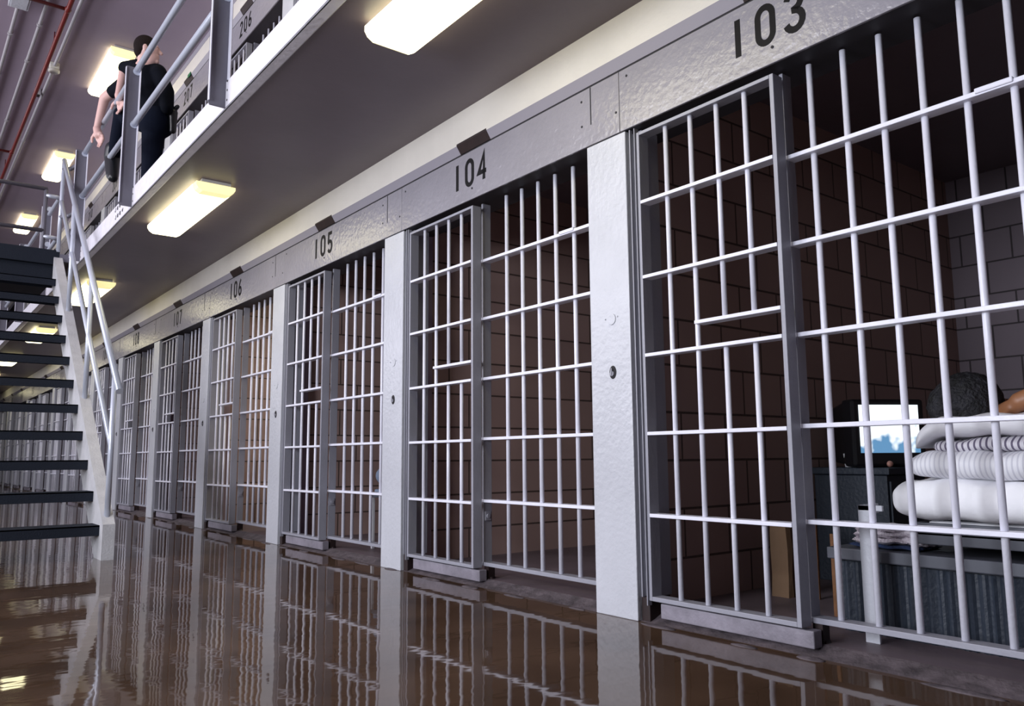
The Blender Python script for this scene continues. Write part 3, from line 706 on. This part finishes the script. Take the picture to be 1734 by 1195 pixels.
o = MB().ell((0, 0, 0.016), (0.020, 0.014, 0.016)).build('soap_bar', mat('pinkish_soap', (0.5, 0.25, 0.2), 0.5), loc=(4.02, -0.35, 0.62)); tag(o, 'small pinkish soap bar on the cabinet below the screen', 'soap')

# ---- towels, paper bag, boards
def folded(name, loc, w_, d_, layers, th, m, label, rot=0.0):
    mb = MB(); nu, nv = 24, 20
    for q in range(layers):
        vs = []
        for sgn in (1, -1):
            for j in range(nv+1):
                for i in range(nu+1):
                    a = -1+2*i/nu; b = -1+2*j/nv
                    e = max(0.0, (1-abs(a)**6)*(1-abs(b)**4))**0.4
                    vs.append((b*w_/2*(1-0.03*q), a*d_/2*(1-0.05*q)+0.004*math.sin(3*q), th*(q+0.5)+sgn*th*0.56*e+0.0025*math.sin(8*a+q*2)+0.002*math.sin(13*b+q)))
        n1 = (nu+1)*(nv+1); fs = []
        for p0 in (0, n1):
            for j in range(nv):
                for i in range(nu):
                    k = p0+j*(nu+1)+i; fs.append((k, k+1, k+nu+2, k+nu+1) if p0 == 0 else (k, k+nu+1, k+nu+2, k+1))
        mb.add(vs, fs, True)
    o = mb.build(name, m, loc=loc); o.rotation_euler = (0, 0, rot); return tag(o, label, 'towel', 'folded linen on the bench')
folded('folded_cloth', (3.02, -0.86, 0.336), 0.20, 0.26, 1, 0.016, mat('navy_towelling', (0.02, 0.04, 0.11), 0.9, bump=0.5, bscale=120), 'folded navy cloth under the white towels on the bench')
folded('folded_towel', (3.00, -0.83, 0.354), 0.18, 0.19, 3, 0.022, TOWEL, 'folded white towels stacked at the left end of the bench', 0.3)
folded('folded_towel', (3.02, -0.965, 0.354), 0.16, 0.12, 2, 0.028, TOWEL, 'rolled off-white towel right of the upright bar on the bench', -0.2)
pb = MB(); nb = 10
rows = [(0.0, 1.0), (0.10, 0.98), (0.22, 1.03), (0.30, 0.96), (0.34, 0.92)]
for z, s in rows:
    pb.v += [(x*s+0.004*math.sin(z*40+x*60), y*s, z) for x, y in ((-0.03, -0.045), (0.0, -0.050), (0.03, -0.045), (0.027, 0.0), (0.03, 0.045), (0.0, 0.04), (-0.03, 0.045), (-0.026, 0.0))]
for j in range(len(rows)-1):
    for i in range(8): pb.f.append((j*8+i, j*8+(i+1) % 8, (j+1)*8+(i+1) % 8, (j+1)*8+i)); pb.sm.append(False)
pb.f.append(tuple(range(8))); pb.sm.append(False)
o = pb.build('paper_bag', PAPER, loc=(3.36, -0.145, 0.03)); so = o.modifiers.new('solid', 'SOLIDIFY'); so.thickness = 0.002
tag(o, 'brown paper bag standing on the floor by the side wall of cell 103', 'bag')
for (x, y, h_, lb, th_) in ((3.40, -0.29, 0.34, 'orange wooden board edge standing beside the paper bag', 0.010), (3.10, -0.555, 0.33, 'thin brown board standing left of the bench', 0.008)):
    o = MB().box(0, 0.012, -th_, th_, 0, h_).build('wooden_board', WOOD, loc=(x, y, 0.03), bevel=0.002); tag(o, lb, 'board', 'boards standing in cell 103')

# ---- bunks in the other cells, with what lies on them
bunk_src = {}
def other_bunk(k, label, pl_label, m, py, px, sz):
    y0 = k*P-1.72
    t = empty('bunk', (2.84, y0, 0.03), label, 'bunk', 'bunks in the further cells')
    MB().box(0.0, 1.95, 0.0, 0.72, 0.37, 0.40).build('pan', BLUEGR, t, bevel=0.004)
    MB().box(0.01, 1.93, 0.01, 0.70, 0.401, 0.43).build('mattress', BLANKET, t, bevel=0.012)
    for x in (0.0, 1.88):
        for y in (0.02, 0.70): MB().box(x, x+0.022, y, y+0.022, 0.0, 0.37).build('leg', WHITEP, t, bevel=0.003)
    mb = MB().ell((0, 0, sz*0.5), (0.17, 0.20, sz*0.52)).ell((0.03, 0.10, sz*0.42), (0.15, 0.12, sz*0.40))
    o = mb.build('pillow', m, loc=(px, py, 0.462))
    rm = o.modifiers.new('remesh', 'REMESH'); rm.mode = 'VOXEL'; rm.voxel_size = 0.012; rm.use_smooth_shade = True
    tag(o, pl_label, 'pillow', 'bedding in the further cells')
other_bunk(2, 'steel bunk with white leg in cell 105', 'blue grey bundle of bedding on the bunk of cell 105', BLANKET, 2.83, 3.00, 0.19)
other_bunk(3, 'steel bunk in the yellow lit cell 106', 'white pillow on the bunk of cell 106', LINEN, 4.78, 2.98, 0.13)

# warm lamp inside cell 106
l = bpy.data.lights.new('cell_lamp', 'AREA'); l.shape = 'RECTANGLE'; l.size = 0.5; l.size_y = 0.3; l.energy = 24; l.color = (1.0, 0.93, 0.66)
lo = bpy.data.objects.new('cell_lamp', l); C.objects.link(lo); lo.location = (4.4, 5.05, 2.55)

# stencilled marks on the gallery curb left of the middle post
mk = empty('curb_marking', (EDGE, 4.92, 2.76), 'two rows of small dark stencilled marks on the white gallery curb', 'marking')
for row, z in ((0, 2.795), (1, 2.725)):
    for i, st_ in enumerate(('J', 'U', 'U', 'Z')):
        y = 4.92-0.085*i-0.02*row
        S_ = {'J': [(0.0, 0.3), (0.25, 0.0), (0.4, 0.3), (0.4, 1.0)], 'U': [(0.0, 1.0), (0.05, 0.1), (0.3, 0.0), (0.45, 0.9)], 'Z': [(0.45, 1.0), (0.3, 0.2), (0.1, 0.4), (0.2, 0.9)]}[st_]
        q_ = MB(); ribbon(q_, S_, 0.2, -0.0015, 0.0002, lambda a, y=y: y-4.92-a*0.075, lambda b, z=z: z-2.76+b*0.032); q_.build('mark', BLACKP, mk)
